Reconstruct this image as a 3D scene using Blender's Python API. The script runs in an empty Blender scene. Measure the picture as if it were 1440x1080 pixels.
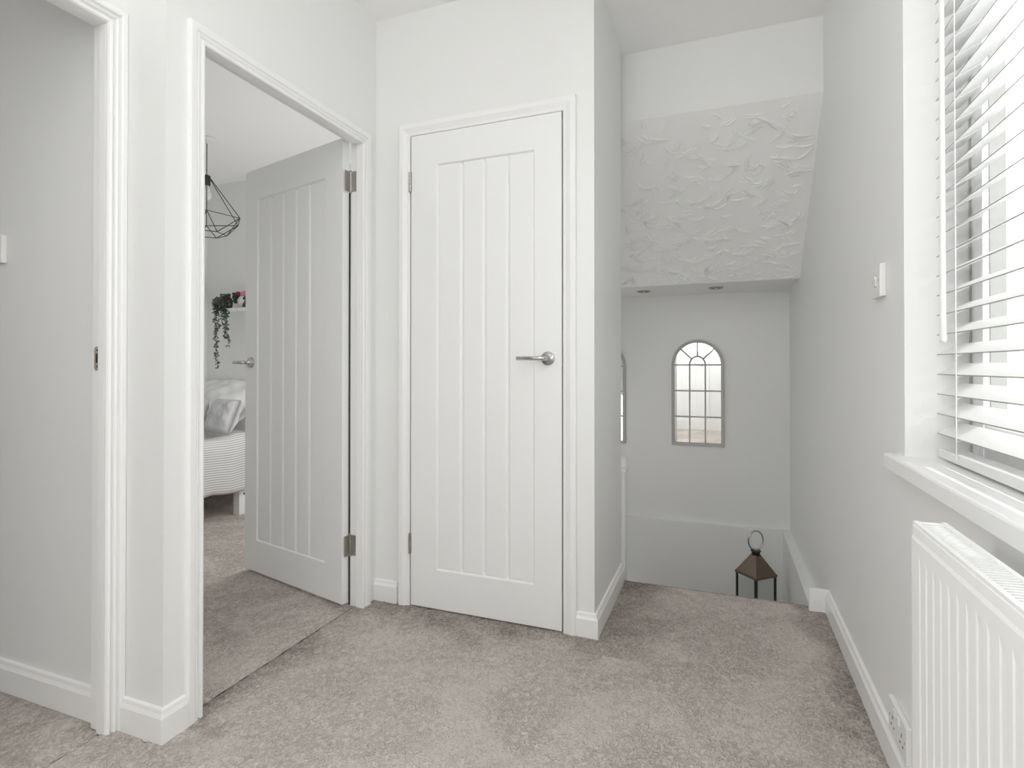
import bpy, math, random
from mathutils import Vector, Matrix
random.seed(7)
PI = math.pi
scene = bpy.context.scene
COL = scene.collection

# ------------------------------------------------------------------ materials
def new_mat(name):
    m = bpy.data.materials.new(name); m.use_nodes = True
    nt = m.node_tree; b = nt.nodes['Principled BSDF']
    return m, nt, b

def node(nt, typ, **kw):
    n = nt.nodes.new(typ)
    for k, v in kw.items():
        if k.startswith('in_'):
            key = k[3:]
            key = int(key) if key.isdigit() else key.replace('_', ' ')
            n.inputs[key].default_value = v
        else:
            setattr(n, k, v)
    return n

def simple(name, col, rough=0.5, metal=0.0, bump=0.0, bscale=200.0, stretch=None, var=0.0, vscale=6.0, spec=0.5):
    m, nt, b = new_mat(name)
    b.inputs['Base Color'].default_value = (*col, 1)
    b.inputs['Roughness'].default_value = rough
    b.inputs['Metallic'].default_value = metal
    b.inputs['Specular IOR Level'].default_value = spec
    tc = node(nt, 'ShaderNodeTexCoord')
    src = tc.outputs['Object']
    if stretch:
        mp = node(nt, 'ShaderNodeMapping'); mp.inputs['Scale'].default_value = stretch
        nt.links.new(src, mp.inputs[0]); src = mp.outputs[0]
    if var > 0:
        n = node(nt, 'ShaderNodeTexNoise', in_Scale=vscale, in_Detail=3.0)
        nt.links.new(tc.outputs['Object'], n.inputs['Vector'])
        mx = node(nt, 'ShaderNodeMix', data_type='RGBA')
        mx.inputs[6].default_value = tuple(c*(1-var) for c in col) + (1,)
        mx.inputs[7].default_value = tuple(min(1, c*(1+var)) for c in col) + (1,)
        nt.links.new(n.outputs['Fac'], mx.inputs[0]); nt.links.new(mx.outputs[2], b.inputs['Base Color'])
    if bump > 0:
        n = node(nt, 'ShaderNodeTexNoise', in_Scale=bscale, in_Detail=3.0, in_Roughness=0.6)
        nt.links.new(src, n.inputs['Vector'])
        bp = node(nt, 'ShaderNodeBump', in_Strength=bump, in_Distance=0.002)
        nt.links.new(n.outputs['Fac'], bp.inputs['Height']); nt.links.new(bp.outputs[0], b.inputs['Normal'])
    return m

M = {}
M['wall'] = simple('wall_paint', (.80, .806, .80), .42, bump=.12, bscale=160, var=.012, vscale=2.0)
M['ceil'] = simple('ceiling_paint', (.93, .932, .925), .7, bump=.15, bscale=120)
M['artex'] = simple('artex_plaster', (.88, .884, .878), .42, bump=.6, bscale=45)
M['gloss'] = simple('white_gloss_woodwork', (.86, .862, .86), .28, bump=.05, bscale=40)
M['door'] = simple('white_grained_door', (.84, .845, .843), .38, bump=.22, bscale=60, stretch=(5, 5, .35))
M['chrome'] = simple('polished_chrome', (.50, .495, .49), .12, 1.0)
M['steel'] = simple('worn_steel_hinge', (.42, .40, .37), .35, 1.0, bump=.2, bscale=300)
M['brass'] = simple('brassy_nickel', (.75, .62, .45), .25, 1.0)
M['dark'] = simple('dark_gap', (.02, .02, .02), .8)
M['plastic'] = simple('white_plastic', (.80, .80, .79), .35)
M['upvc'] = simple('white_upvc', (.88, .88, .88), .3)
M['rad'] = simple('radiator_enamel', (.84, .845, .84), .32)
M['slat'] = simple('blind_slat_white', (.72, .72, .715), .4, bump=.06, bscale=120, stretch=(1, .1, 1))
M['slat_edge_shade'] = simple('grey_slat_lip_shade', (.34, .34, .335), .5)  # grey paints the lip shadow onto the front edge of each slat
M['mirror_frame'] = simple('grey_painted_wood', (.45, .445, .42), .5, var=.08, vscale=30)
M['black'] = simple('black_wire', (.015, .015, .015), .45)
M['lantern'] = simple('aged_copper_metal', (.15, .108, .085), .42, .75, bump=.15, bscale=60, var=.15, vscale=20)
M['lantern_dark'] = simple('dark_bronze_metal', (.05, .045, .038), .4, .7)
M['bedwood'] = simple('white_bed_paint', (.80, .80, .80), .4)
M['pot'] = simple('dark_glazed_pot', (.02, .022, .022), .35)
M['leaf'] = simple('grey_green_leaf', (.055, .075, .06), .6, var=.4, vscale=40)
M['leafdark'] = simple('dark_green_leaf', (.010, .03, .018), .5)
M['pink'] = simple('pink_felt', (.62, .22, .28), .9, bump=.3, bscale=300)
M['red'] = simple('dark_red_felt', (.17, .014, .03), .9, bump=.3, bscale=300)
M['plush'] = simple('white_plush', (.72, .73, .70), .95, bump=.5, bscale=150)
M['palepink'] = simple('pale_pink_ceramic', (.66, .54, .53), .5)
M['pillow'] = simple('white_cotton', (.78, .78, .78), .9, bump=.25, bscale=30)
M['pillowgrey'] = simple('grey_cotton', (.60, .60, .61), .9, bump=.4, bscale=40, var=.12, vscale=9)
M['bulb'] = simple('frosted_bulb', (.8, .8, .78), .3)
M['subfloor'] = simple('dark_underlay', (.06, .052, .046), .95)

# carpet: short cut pile with brushed patches
def carpet(name, dark, light):
    m, nt, b = new_mat(name)
    b.inputs['Roughness'].default_value = 1.0
    b.inputs['Specular IOR Level'].default_value = .05
    tc = node(nt, 'ShaderNodeTexCoord'); O = tc.outputs['Object']
    def noise(scale, det, ro, dist=0.0, stretch=None, rot=0.0):
        n = node(nt, 'ShaderNodeTexNoise', in_Scale=scale, in_Detail=det, in_Roughness=ro, in_Distortion=dist)
        src = O
        if stretch:
            mp = node(nt, 'ShaderNodeMapping'); mp.inputs['Scale'].default_value = stretch; mp.inputs['Rotation'].default_value = (0, 0, rot)
            nt.links.new(O, mp.inputs[0]); src = mp.outputs[0]
        nt.links.new(src, n.inputs['Vector']); return n.outputs['Fac']
    def ramp(src, a, c_):
        r = node(nt, 'ShaderNodeMapRange'); r.interpolation_type = 'SMOOTHSTEP'
        r.inputs[1].default_value = a; r.inputs[2].default_value = c_
        nt.links.new(src, r.inputs[0]); return r.outputs[0]
    def madd(a, k, c_):
        n = node(nt, 'ShaderNodeMath', operation='MULTIPLY_ADD'); nt.links.new(a, n.inputs[0]); n.inputs[1].default_value = k
        if isinstance(c_, float): n.inputs[2].default_value = c_
        else: nt.links.new(c_, n.inputs[2])
        return n.outputs[0]
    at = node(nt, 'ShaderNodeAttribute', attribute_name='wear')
    big = ramp(noise(2.6, 5.0, .60, 1.0), .40, .64)
    mid = ramp(noise(26.0, 4.0, .72, .5), .34, .68)
    fine = ramp(noise(92.0, 2.5, .7, 1.2, (1, .72, 1), .5), .36, .64)
    hair = ramp(noise(330.0, 2.0, .7, 0, (1, .6, 1), .9), .34, .66)
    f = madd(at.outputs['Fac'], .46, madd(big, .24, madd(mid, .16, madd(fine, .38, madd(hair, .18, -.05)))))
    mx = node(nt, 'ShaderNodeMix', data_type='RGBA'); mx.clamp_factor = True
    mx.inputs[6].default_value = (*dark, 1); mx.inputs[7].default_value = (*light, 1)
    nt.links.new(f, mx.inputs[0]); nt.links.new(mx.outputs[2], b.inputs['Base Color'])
    bp = node(nt, 'ShaderNodeBump', in_Strength=1.0, in_Distance=.006)
    nt.links.new(madd(fine, 1.0, madd(hair, .5, mid)), bp.inputs['Height']); nt.links.new(bp.outputs[0], b.inputs['Normal'])
    return m
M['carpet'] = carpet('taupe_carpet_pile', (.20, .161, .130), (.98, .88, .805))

# striped duvet: stripes follow the UV run of the cloth
def duvet_mat():
    m, nt, b = new_mat('striped_cotton')
    b.inputs['Roughness'].default_value = .9
    uv = node(nt, 'ShaderNodeTexCoord')
    sp = node(nt, 'ShaderNodeSeparateXYZ'); nt.links.new(uv.outputs['UV'], sp.inputs[0])
    ml = node(nt, 'ShaderNodeMath', operation='MULTIPLY', in_1=2*PI/.0150); nt.links.new(sp.outputs['X'], ml.inputs[0])
    sn = node(nt, 'ShaderNodeMath', operation='SINE'); nt.links.new(ml.outputs[0], sn.inputs[0])
    rp = node(nt, 'ShaderNodeValToRGB')
    rp.color_ramp.elements[0].position = .25; rp.color_ramp.elements[0].color = (.66, .66, .65, 1)
    rp.color_ramp.elements[1].position = .75; rp.color_ramp.elements[1].color = (.30, .30, .30, 1)
    nt.links.new(sn.outputs[0], rp.inputs[0])
    nt.links.new(rp.outputs[0], b.inputs['Base Color'])
    return m
M['duvet'] = duvet_mat()

def mirror_mat():
    m, nt, b = new_mat('silvered_mirror')
    b.inputs['Base Color'].default_value = (.93, .94, .93, 1); b.inputs['Metallic'].default_value = 1
    b.inputs['Roughness'].default_value = .015
    return m
M['mirror'] = mirror_mat()

def pane_mat():
    m = bpy.data.materials.new('clear_glass_pane'); m.use_nodes = True
    nt = m.node_tree; nt.nodes.clear()
    o = node(nt, 'ShaderNodeOutputMaterial'); t = node(nt, 'ShaderNodeBsdfTransparent'); g = node(nt, 'ShaderNodeBsdfGlossy', in_Roughness=.02)
    t.inputs[0].default_value = (.96, .97, .965, 1)
    mx = node(nt, 'ShaderNodeMixShader'); mx.inputs[0].default_value = .05
    nt.links.new(t.outputs[0], mx.inputs[1]); nt.links.new(g.outputs[0], mx.inputs[2])
    nt.links.new(mx.outputs[0], o.inputs[0])
    return m
M['glass'] = pane_mat()

# ------------------------------------------------------------------ mesh builder
class MB:
    def __init__(s): s.v = []; s.f = []; s.sm = []; s.uv = None
    def add(s, vs, fs, smooth=False):
        o = len(s.v); s.v += [tuple(p) for p in vs]
        for f in fs: s.f.append(tuple(i+o for i in f)); s.sm.append(smooth)
        return s
    def box(s, x0, x1, y0, y1, z0, z1):
        if x0 > x1: x0, x1 = x1, x0
        if y0 > y1: y0, y1 = y1, y0
        if z0 > z1: z0, z1 = z1, z0
        vs = [(x0,y0,z0),(x1,y0,z0),(x1,y1,z0),(x0,y1,z0),(x0,y0,z1),(x1,y0,z1),(x1,y1,z1),(x0,y1,z1)]
        return s.add(vs, [(0,3,2,1),(4,5,6,7),(0,1,5,4),(1,2,6,5),(2,3,7,6),(3,0,4,7)])
    def tube(s, p0, p1, r0, r1=None, n=12, caps=True):
        r1 = r0 if r1 is None else r1
        p0 = Vector(p0); p1 = Vector(p1); d = (p1-p0).normalized()
        a = d.orthogonal().normalized(); b = d.cross(a)
        ring = lambda p, r: [p + (a*math.cos(2*PI*i/n) + b*math.sin(2*PI*i/n))*r for i in range(n)]
        s.add(ring(p0, r0)+ring(p1, r1), [(i, (i+1) % n, n+(i+1) % n, n+i) for i in range(n)], True)
        if caps:
            s.add(ring(p0, r0), [tuple(range(n-1, -1, -1))]); s.add(ring(p1, r1), [tuple(range(n))])
        return s
    def path(s, pts, r, n=8, closed=False):
        pts = [Vector(p) for p in pts]; k = len(pts); vs = []
        prev = None
        for i, p in enumerate(pts):
            if closed: t = pts[(i+1) % k]-pts[i-1]
            else: t = pts[min(i+1, k-1)]-pts[max(i-1, 0)]
            t.normalize()
            a = (prev - t*prev.dot(t)).normalized() if prev is not None and (prev - t*prev.dot(t)).length > 1e-5 else t.orthogonal().normalized()
            prev = a; b = t.cross(a)
            rr = r[i] if isinstance(r, (list, tuple)) else r
            vs += [p + (a*math.cos(2*PI*j/n)+b*math.sin(2*PI*j/n))*rr for j in range(n)]
        fs = []
        for i in range(k if closed else k-1):
            i2 = (i+1) % k
            for j in range(n): fs.append((i*n+j, i*n+(j+1) % n, i2*n+(j+1) % n, i2*n+j))
        if not closed: fs += [tuple(range(n-1, -1, -1)), tuple((k-1)*n+j for j in range(n))]
        return s.add(vs, fs, True)
    def lathe(s, prof, c, axis='z', n=32, smooth=True):
        # prof: list of (radius, height along axis)
        vs = []
        for r, h in prof:
            for i in range(n):
                u, w = r*math.cos(2*PI*i/n), r*math.sin(2*PI*i/n)
                p = {'z': (u, w, h), 'y': (u, h, -w), 'x': (h, u, w)}[axis]
                vs.append((c[0]+p[0], c[1]+p[1], c[2]+p[2]))
        fs = []
        for k in range(len(prof)-1):
            for i in range(n): fs.append((k*n+i, k*n+(i+1) % n, (k+1)*n+(i+1) % n, (k+1)*n+i))
        if prof[0][0] > 1e-6: fs.append(tuple(range(n-1, -1, -1)))
        if prof[-1][0] > 1e-6: fs.append(tuple((len(prof)-1)*n+i for i in range(n)))
        return s.add(vs, fs, smooth)
    def prism(s, poly, fn, a, b):
        # poly: 2D points; fn(u, v, w) -> xyz; extruded from w=a to w=b
        n = len(poly)
        vs = [fn(u, v, a) for u, v in poly]+[fn(u, v, b) for u, v in poly]
        return s.add(vs, [(i, (i+1) % n, n+(i+1) % n, n+i) for i in range(n)]+[tuple(range(n-1, -1, -1)), tuple(range(n, 2*n))])
    def sweep(s, rows, closed_profile=True):
        # rows: list of cross sections (equal length lists of xyz)
        n = len(rows[0]); vs = [p for r in rows for p in r]; fs = []
        for k in range(len(rows)-1):
            for j in range(n if closed_profile else n-1):
                fs.append((k*n+j, k*n+(j+1) % n, (k+1)*n+(j+1) % n, (k+1)*n+j))
        if closed_profile:
            fs += [tuple(range(n-1, -1, -1)), tuple((len(rows)-1)*n+j for j in range(n))]
        return s.add(vs, fs)
    def build(s, name, mat, parent=None, bevel=0, seg=2, sub=0, fixn=True):
        me = bpy.data.meshes.new(name)
        o0 = Vector(parent_origin(parent)) if parent else Vector((0, 0, 0))
        me.from_pydata([tuple(Vector(p)-o0) for p in s.v], [], s.f); me.update()
        if fixn:
            import bmesh
            bm = bmesh.new(); bm.from_mesh(me); bmesh.ops.recalc_face_normals(bm, faces=bm.faces[:]); bm.to_mesh(me); bm.free()
        for p, k in zip(me.polygons, s.sm): p.use_smooth = k
        me.materials.append(mat)
        ob = bpy.data.objects.new(name, me); COL.objects.link(ob)
        if parent: ob.parent = parent
        if bevel > 0:
            md = ob.modifiers.new('edge', 'BEVEL'); md.width = bevel; md.segments = seg; md.limit_method = 'ANGLE'; md.angle_limit = math.radians(35)
        if sub > 0:
            md = ob.modifiers.new('smooth', 'SUBSURF'); md.levels = sub; md.render_levels = sub
        return ob

def parent_origin(p):
    v = Vector((0, 0, 0))
    while p is not None:
        v += p.location; p = p.parent
    return v

def tag(o, label, cat, group=None, kind=None):
    o['label'] = label; o['category'] = cat
    if group: o['group'] = group
    if kind: o['kind'] = kind
    return o
def struct(o, label=None, cat=None):
    o['kind'] = 'structure'
    if label: o['label'] = label
    if cat: o['category'] = cat
    return o
def thing(name, loc, label, cat, group=None, kind=None):
    o = bpy.data.objects.new(name, None); o.empty_display_size = .05; o.location = loc; COL.objects.link(o)
    return tag(o, label, cat, group, kind)
def copy_tree(o, parent=None):
    c = o.copy(); COL.objects.link(c)
    if parent is not None: c.parent = parent
    for ch in list(o.children): copy_tree(ch, c)
    return c

# ------------------------------------------------------------------ key planes (metres, camera at 0,0,1)
XL = -1.40      # bedroom-door wall, landing face
XB = -1.458     # its bedroom face
YF = 2.015      # cupboard wall face
XP = -.445      # stair passage wall face
XR = .40        # window wall face
X0 = -1.56      # recessed left door wall, landing face
YP = 1.05       # partition face (left room side)
CZ = 2.49
YB = -1.15
YE = 2.62       # top of the stairs
YS = 3.962      # far stair wall
LOW = -1.9

# ------------------------------------------------------------------ walls
w = MB()
w.box(XB, XL, YP, 1.145, -.02, CZ).box(XB, XL, 1.145, 1.935, 1.945, CZ).box(XB, XL, 1.935, YF+.08, -.02, CZ)
struct(w.build('wall_left', M['wall']), 'white wall around the open bedroom doorway', 'wall')
w = MB()
w.box(-4.0, XB, YP, 1.13, -.02, CZ)
struct(w.build('wall_partition', M['wall']), 'pale grey partition wall seen through the leftmost doorway', 'wall')
w = MB()
w.box(-1.637, X0, 1.03, YP, -.02, CZ).box(-1.637, X0, .22, 1.03, 1.96, CZ).box(-1.637, X0, YB, .22, -.02, CZ)
struct(w.build('wall_recess', M['wall']), 'white wall holding the leftmost doorway', 'wall')
w = MB()
w.box(XL, -1.238, YF, YF+.08, -.02, CZ).box(-1.238, -.545, YF, YF+.08, 1.98, CZ).box(-.545, XP, YF, YF+.08, -.02, CZ)
w.box(XP-.08, XP, YF+.08, 2.585, -.02, CZ)
struct(w.build('wall_front', M['wall']), 'white wall around the closed cupboard door and its return beside the stairs', 'wall')
w = MB()
w.box(XR, XR+.20, YB, .22, -.02, CZ).box(XR, XR+.20, .22, 1.55, -.02, .752).box(XR, XR+.20, .22, 1.55, 2.2, CZ).box(XR, XR+.20, 1.55, YS, LOW, CZ)
w.box(.352, XR, YE+.01, YS, LOW, -.055)
struct(w.build('wall_right', M['wall']), 'white wall with the window and the radiator', 'wall')
w = MB()
w.box(-1.5, XR+.2, YS, YS+.1, LOW, 2.6).box(-1.5, .352, YS-.032, YS, LOW, -.06)
struct(w.build('wall_stairwell', M['wall']), 'grey far wall of the stairwell with a low ledge and mirrors', 'wall')
w = MB()
w.box(-1.637, XR+.2, YB-.1, YB, -.02, CZ)
struct(w.build('wall_back', M['wall']), 'white wall behind the viewer on the landing', 'wall')
w = MB()   # stair hall, hidden side
w.box(-1.40, -1.30, 2.505, YS, LOW, CZ).box(-1.30, XP-.08, 2.505, 2.585, LOW, CZ)
struct(w.build('wall_hall', M['wall']), 'wall of the stair hall hidden round the corner', 'wall')
w = MB()   # bedroom shell
w.box(-4.0, XB, 3.30, 3.38, -.02, CZ)
struct(w.build('wall_bedroom_far', M['wall']), 'pale bedroom wall carrying the small shelf', 'wall')
w = MB()
w.box(-4.0, -3.91, 1.13, 3.30, -.02, CZ)
struct(w.build('wall_bedroom_side', M['wall']), 'pale bedroom wall beside the bed', 'wall')
w = MB()
w.box(XB, XB+.05, YF+.08, 3.38, -.02, CZ)
struct(w.build('wall_bedroom_inner', M['wall']), 'bedroom wall behind the open door', 'wall')
w = MB()
w.box(-3.4, -3.3, YB-.1, YP, -.02, CZ).box(-3.3, -1.637, YB-.1, YB, -.02, CZ)
struct(w.build('wall_left_room', M['wall']), 'walls of the room beyond the leftmost doorway', 'wall')

# ------------------------------------------------------------------ ceilings
c = MB(); c.box(-1.64, XR+.2, YB-.1, 2.655, CZ, CZ+.08)
struct(c.build('ceiling', M['ceil']), 'white landing ceiling', 'ceiling')
c = MB(); c.box(-4.0, XB, 1.13, 3.38, 2.46, 2.54)
struct(c.build('ceiling.001', M['ceil']), 'shadowed bedroom ceiling', 'ceiling')
c = MB(); c.box(-3.4, -1.637, YB-.1, YP, 2.46, 2.54)
struct(c.build('ceiling.002', M['ceil']), 'ceiling of the room beyond the leftmost doorway', 'ceiling')
c = MB(); c.box(-1.3, XR, 2.655, 2.70, 2.165, CZ+.08)
struct(c.build('trim_1', M['wall']), 'smooth white bulkhead above the sloping stair ceiling', 'bulkhead')
c = MB(); c.box(-1.3, XR, 3.442, YS, 1.487, 1.60)
struct(c.build('ceiling.003', M['wall']), 'narrow flat soffit with two downlights over the stairwell', 'ceiling')
# sloping ceiling with swirled plaster ridges (one mesh)
P0 = Vector((0, 2.655, 2.165)); P1 = Vector((0, 3.442, 1.487))
sd = (P1-P0); SL = sd.length; sd.normalize(); sn = Vector((0, -sd.z*-1, 0))
sn = Vector((0, sd.z, -sd.y))          # faces down and towards the landing
def slope(x, t, h=0): return Vector((x, 0, 0)) + P0 + sd*t + sn*h
c = MB()
c.prism([(0, 0), (SL, 0), (SL, -.08), (0, -.08)], lambda u, v, x: slope(x, u, v), -1.3, XR)
rr = random.Random(3)
def ridge(cx, ct, R, a0, a1, h, wd):
    k = 9; rows = []
    for a in (a0, (a0+a1)/2, a1):
        if not (cx+(R+.004)*math.cos(a) < XR-.004 and .012 < ct+(R+.004)*math.sin(a)*.8 < SL-.006): return
    for i in range(k):
        q = i/(k-1); a = a0+(a1-a0)*q; e = math.sin(PI*q)**.7
        rows.append([slope(cx+(R+d*wd)*math.cos(a), ct+(R+d*wd)*math.sin(a)*.8, hh*h*e-.0006) for d, hh in ((-1, 0), (-.35, .85), (.3, 1), (1, 0))])
    c.sweep(rows, False)
for i in range(470):
    cx = rr.uniform(-.75, XR+.02); ct = -.08+1.12*SL*rr.random()**.85
    R = rr.uniform(.04, .17); a0 = rr.uniform(0, 2*PI) if rr.random() < .35 else rr.uniform(.2, 2.2); ln = rr.uniform(.5, 1.5)*min(1, .08/R)
    for j in range(rr.choice((1, 2, 2, 3, 4))):
        ridge(cx+rr.uniform(-.01, .01), ct, max(.02, R+j*.009), a0+rr.uniform(-.15, .15), a0+ln*rr.uniform(.7, 1.2), rr.uniform(.006, .013), rr.uniform(.0019, .0032))
cc = c.build('ceiling.004', M['artex'], fixn=True)
struct(cc, 'sloping stair ceiling with swirled textured plaster', 'ceiling')

# ------------------------------------------------------------------ carpet floors and stairs
def noise2(x, y):
    return (math.sin(x*91.7+y*37.1)*math.cos(y*83.3-x*21.9)+math.sin(x*53.1-y*71.7+1.3))*.5
def sst(a, b_, x):
    t_ = max(0, min(1, (x-a)/(b_-a))); return t_*t_*(3-2*t_)
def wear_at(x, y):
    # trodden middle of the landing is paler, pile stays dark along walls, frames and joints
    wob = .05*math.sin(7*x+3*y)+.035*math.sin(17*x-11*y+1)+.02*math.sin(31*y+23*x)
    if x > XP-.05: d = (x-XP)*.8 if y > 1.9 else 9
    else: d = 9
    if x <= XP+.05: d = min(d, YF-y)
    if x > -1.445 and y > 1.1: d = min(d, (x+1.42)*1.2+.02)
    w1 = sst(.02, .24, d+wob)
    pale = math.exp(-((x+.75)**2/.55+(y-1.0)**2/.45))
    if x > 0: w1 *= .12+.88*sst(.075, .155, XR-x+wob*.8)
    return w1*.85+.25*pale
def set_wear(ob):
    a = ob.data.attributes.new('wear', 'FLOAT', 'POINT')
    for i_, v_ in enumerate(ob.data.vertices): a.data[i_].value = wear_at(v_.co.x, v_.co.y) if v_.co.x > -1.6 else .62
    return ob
def grid_floor(name, x0, x1, y0, y1, z, step, edge=.012):
    b = MB(); nx = max(2, int((x1-x0)/step)); ny = max(2, int((y1-y0)/step))
    vs = []
    for j in range(ny+1):
        for i in range(nx+1):
            x = x0+(x1-x0)*i/nx; y = y0+(y1-y0)*j/ny
            d = min(x-x0, x1-x, y-y0, y1-y)
            e = -.010*(1-min(1, d/edge))**2
            vs.append((x, y, z+e+.0012*noise2(x, y)+rr.uniform(-.0006, .0006)))
    fs = [(j*(nx+1)+i, j*(nx+1)+i+1, (j+1)*(nx+1)+i+1, (j+1)*(nx+1)+i) for j in range(ny) for i in range(nx)]
    b.add(vs, fs, True)
    return b
b = grid_floor('floor', -1.445, XR, YB, YE-.02, 0, .012)
# rounded nosing and riser at the head of the stairs
rows = []
for x in (XP, .352):
    rows.append([(x, YE-.03, -.001)]+[(x, YE-.022+.022*math.sin(a), -.023+.022*math.cos(a)) for a in [k*PI/10 for k in range(6)]]+[(x, YE-.002, -.10), (x, YE-.004, -.19), (x, YE-.10, -.19)])
b.sweep(rows, False)
for k, (z, y0, y1) in enumerate(((-.187, YE-.01, YE+.23), (-.373, YE+.22, YE+.46), (-.56, YE+.45, YS-.032))):
    b.box(XP-.0, .352, y0, y1, z-.06, z); b.box(XP, .352, y1-.012, y1, z-.19, z-.001) if k < 2 else None
b.box(-1.3, XP, 2.585, YS-.032, -.81, -.75)
struct(set_wear(b.build('floor', M['carpet'], fixn=False)), 'taupe landing carpet running to the head of the stairs', 'floor')
b = grid_floor('floor.001', -1.593, -1.445, YB, YP, 0, .012)
b2 = grid_floor('x', -3.91, -1.456, 1.13, 3.30, -.004, .03)
struct(set_wear(b.build('floor.001', M['carpet'], fixn=False)), 'strip of taupe carpet in front of the leftmost doorway', 'floor')
struct(set_wear(b2.build('floor.002', M['carpet'], fixn=False)), 'taupe bedroom carpet', 'floor')
b = grid_floor('x', -3.3, -1.603, YB, YP, -.004, .02)
struct(set_wear(b.build('floor.003', M['carpet'], fixn=False)), 'taupe carpet beyond the leftmost doorway', 'floor')
b = MB(); b.box(-4.0, XR+.2, YB-.1, YE-.03, -.09, -.022).box(-4.0, XB, YE-.03, 3.38, -.09, -.022)
struct(b.build('floor.004', M['subfloor']), 'dark underlay showing in the carpet joints', 'floor')

# ------------------------------------------------------------------ baseboards
BP = [(0, 0), (.016, 0), (.016, .072), (.011, .082), (.009, .092), (0, .095)]
def baseboard(name, pts, label, prof=BP, caps=True):
    # board runs along pts with its face to the right of the walking direction
    pts = [Vector((p[0], p[1])) for p in pts]; rows = []
    for i, p in enumerate(pts):
        ns = []
        if i > 0: d = (p-pts[i-1]).normalized(); ns.append(Vector((d.y, -d.x)))
        if i < len(pts)-1: d = (pts[i+1]-p).normalized(); ns.append(Vector((d.y, -d.x)))
        n = ns[0] if len(ns) == 1 else (ns[0]+ns[1])/(1+ns[0].dot(ns[1]))
        rows.append([(p.x+n.x*t, p.y+n.y*t, z-.006) for t, z in prof])
    m = MB(); m.sweep(rows)
    return struct(m.build(name, M['gloss'], bevel=.0015), label, 'baseboard')
baseboard('baseboard_left', [(-1.545, YP), (XL, YP), (XL, 1.113)], 'white baseboard wrapping the corner between the two left doorways')
baseboard('baseboard_front', [(XL, YF), (-1.286, YF)], 'short white baseboard between bedroom doorway and cupboard door')
baseboard('baseboard_passage', [(-.512, YF), (XP, YF), (XP, 2.575)], 'white baseboard turning the corner right of the cupboard door')
baseboard('baseboard_right', [(XR, 2.56), (XR, YB)], 'long white baseboard under the window wall')
m = MB(); m.box(.325, XR-.0005, 2.545, 2.562, -.004, .092)
struct(m.build('baseboard_stairs', M['gloss'], bevel=.003), 'square white baseboard end at the head of the stairs', 'baseboard')
baseboard('baseboard_partition', [(-3.3, YP), (-1.637, YP)], 'white baseboard seen through the leftmost doorway')
baseboard('baseboard_bedroom', [(-3.91, 3.30), (XB, 3.30)], 'white baseboard along the far bedroom wall')

# ------------------------------------------------------------------ door frames: lining + moulded architrave, mitred round the opening
def architrave(prof, fn, a0, a1, z1):
    rows = []
    for (a, z, sa, sz) in ((a0, -.004, -1, 0), (a0, z1, -1, 1), (a1, z1, 1, 1), (a1, -.004, 1, 0)):
        rows.append([fn(a+sa*d, z+sz*d, h) for d, h in prof])
    m = MB(); m.sweep(rows); return m
# bedroom doorway
t = thing('trim_2', (XL, 1.54, 0), 'white moulded frame round the open bedroom doorway', 'door frame'); t['kind'] = 'structure'
PROF1 = [(0, -.004), (0, .008), (.003, .0115), (.009, .0125), (.011, .0115), (.0125, .006), (.016, .006), (.0175, .010), (.024, .0135), (.0255, .0135), (.0265, .0095), (.0285, .0095), (.0295, .014), (.047, .0145), (.052, .012), (.052, -.0005), (.02, -.004)]
architrave(PROF1, lambda a, z, h: (XL+h, a, z), 1.165, 1.912, 1.922).build('architrave', M['gloss'], t, bevel=.0008, seg=1)
m = MB()
ya, yb, zt = 1.165, 1.912, 1.922
# rebated lining: thick part towards the landing, door rebate behind
m.box(-1.426, XL-.004, ya-.02, ya, -.004, zt+.02).box(-1.426, XL-.004, yb, yb+.02, -.004, zt+.02).box(-1.426, XL-.004, ya, yb, zt, zt+.02)
m.box(-1.462, -1.426, ya-.02, ya-.012, -.004, zt+.02).box(-1.462, -1.426, yb+.012, yb+.02, -.004, zt+.02).box(-1.462, -1.426, ya-.012, yb+.012, zt+.012, zt+.02)
m.build('lining', M['gloss'], t, bevel=.0012)
m = MB(); m.box(-1.4675, -1.4622, 1.9185, 1.9239, .0, 1.725)  # black strip added to stand for the shade in the hinge gap
o = m.build('gap_shade_strip', M['dark'], t); o['label'] = 'black strip added as the dark gap shade along the hinge side'
# leftmost doorway
t = thing('trim_3', (X0, .63, 0), 'white moulded frame of the leftmost doorway', 'door frame'); t['kind'] = 'structure'
PROF0 = [(0, -.016), (0, -.008), (.003, -.002), (.009, 0), (.0105, -.001), (.0115, -.006), (.0145, -.006), (.0155, .003), (.019, .007), (.0205, .007), (.0215, .003), (.0245, .003), (.0255, .012), (.029, .0145), (.041, .015), (.041, -.0005), (.02, -.016)]
architrave(PROF0, lambda a, z, h: (X0+h, a, z), .25, 1.008, 1.938).build('architrave', M['gloss'], t, bevel=.0008, seg=1)
m = MB(); ya, yb, zt = .25, 1.008, 1.938
m.box(-1.602, X0-.016, ya-.02, ya, -.004, zt+.02).box(-1.602, X0-.016, yb, yb+.02, -.004, zt+.02).box(-1.602, X0-.016, ya, yb, zt, zt+.02)
m.box(-1.64, -1.602, ya-.02, ya-.010, -.004, zt+.02).box(-1.64, -1.602, yb+.010, yb+.02, -.004, zt+.02).box(-1.64, -1.602, ya-.01, yb+.01, zt+.010, zt+.02)
m.build('lining', M['gloss'], t, bevel=.0012)
m = MB()   # strike plate with rounded ends
pl = [( -1.621+.0095*math.cos(a), 1.020+sg*.024+.0095*math.sin(a)) for sg, rng in ((1, range(0, 9)), (-1, range(8, 17))) for a in [k*PI/8 for k in rng]]
m.prism(pl, lambda u, v, q: (u, q, v), 1.0165, 1.0185)
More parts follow.
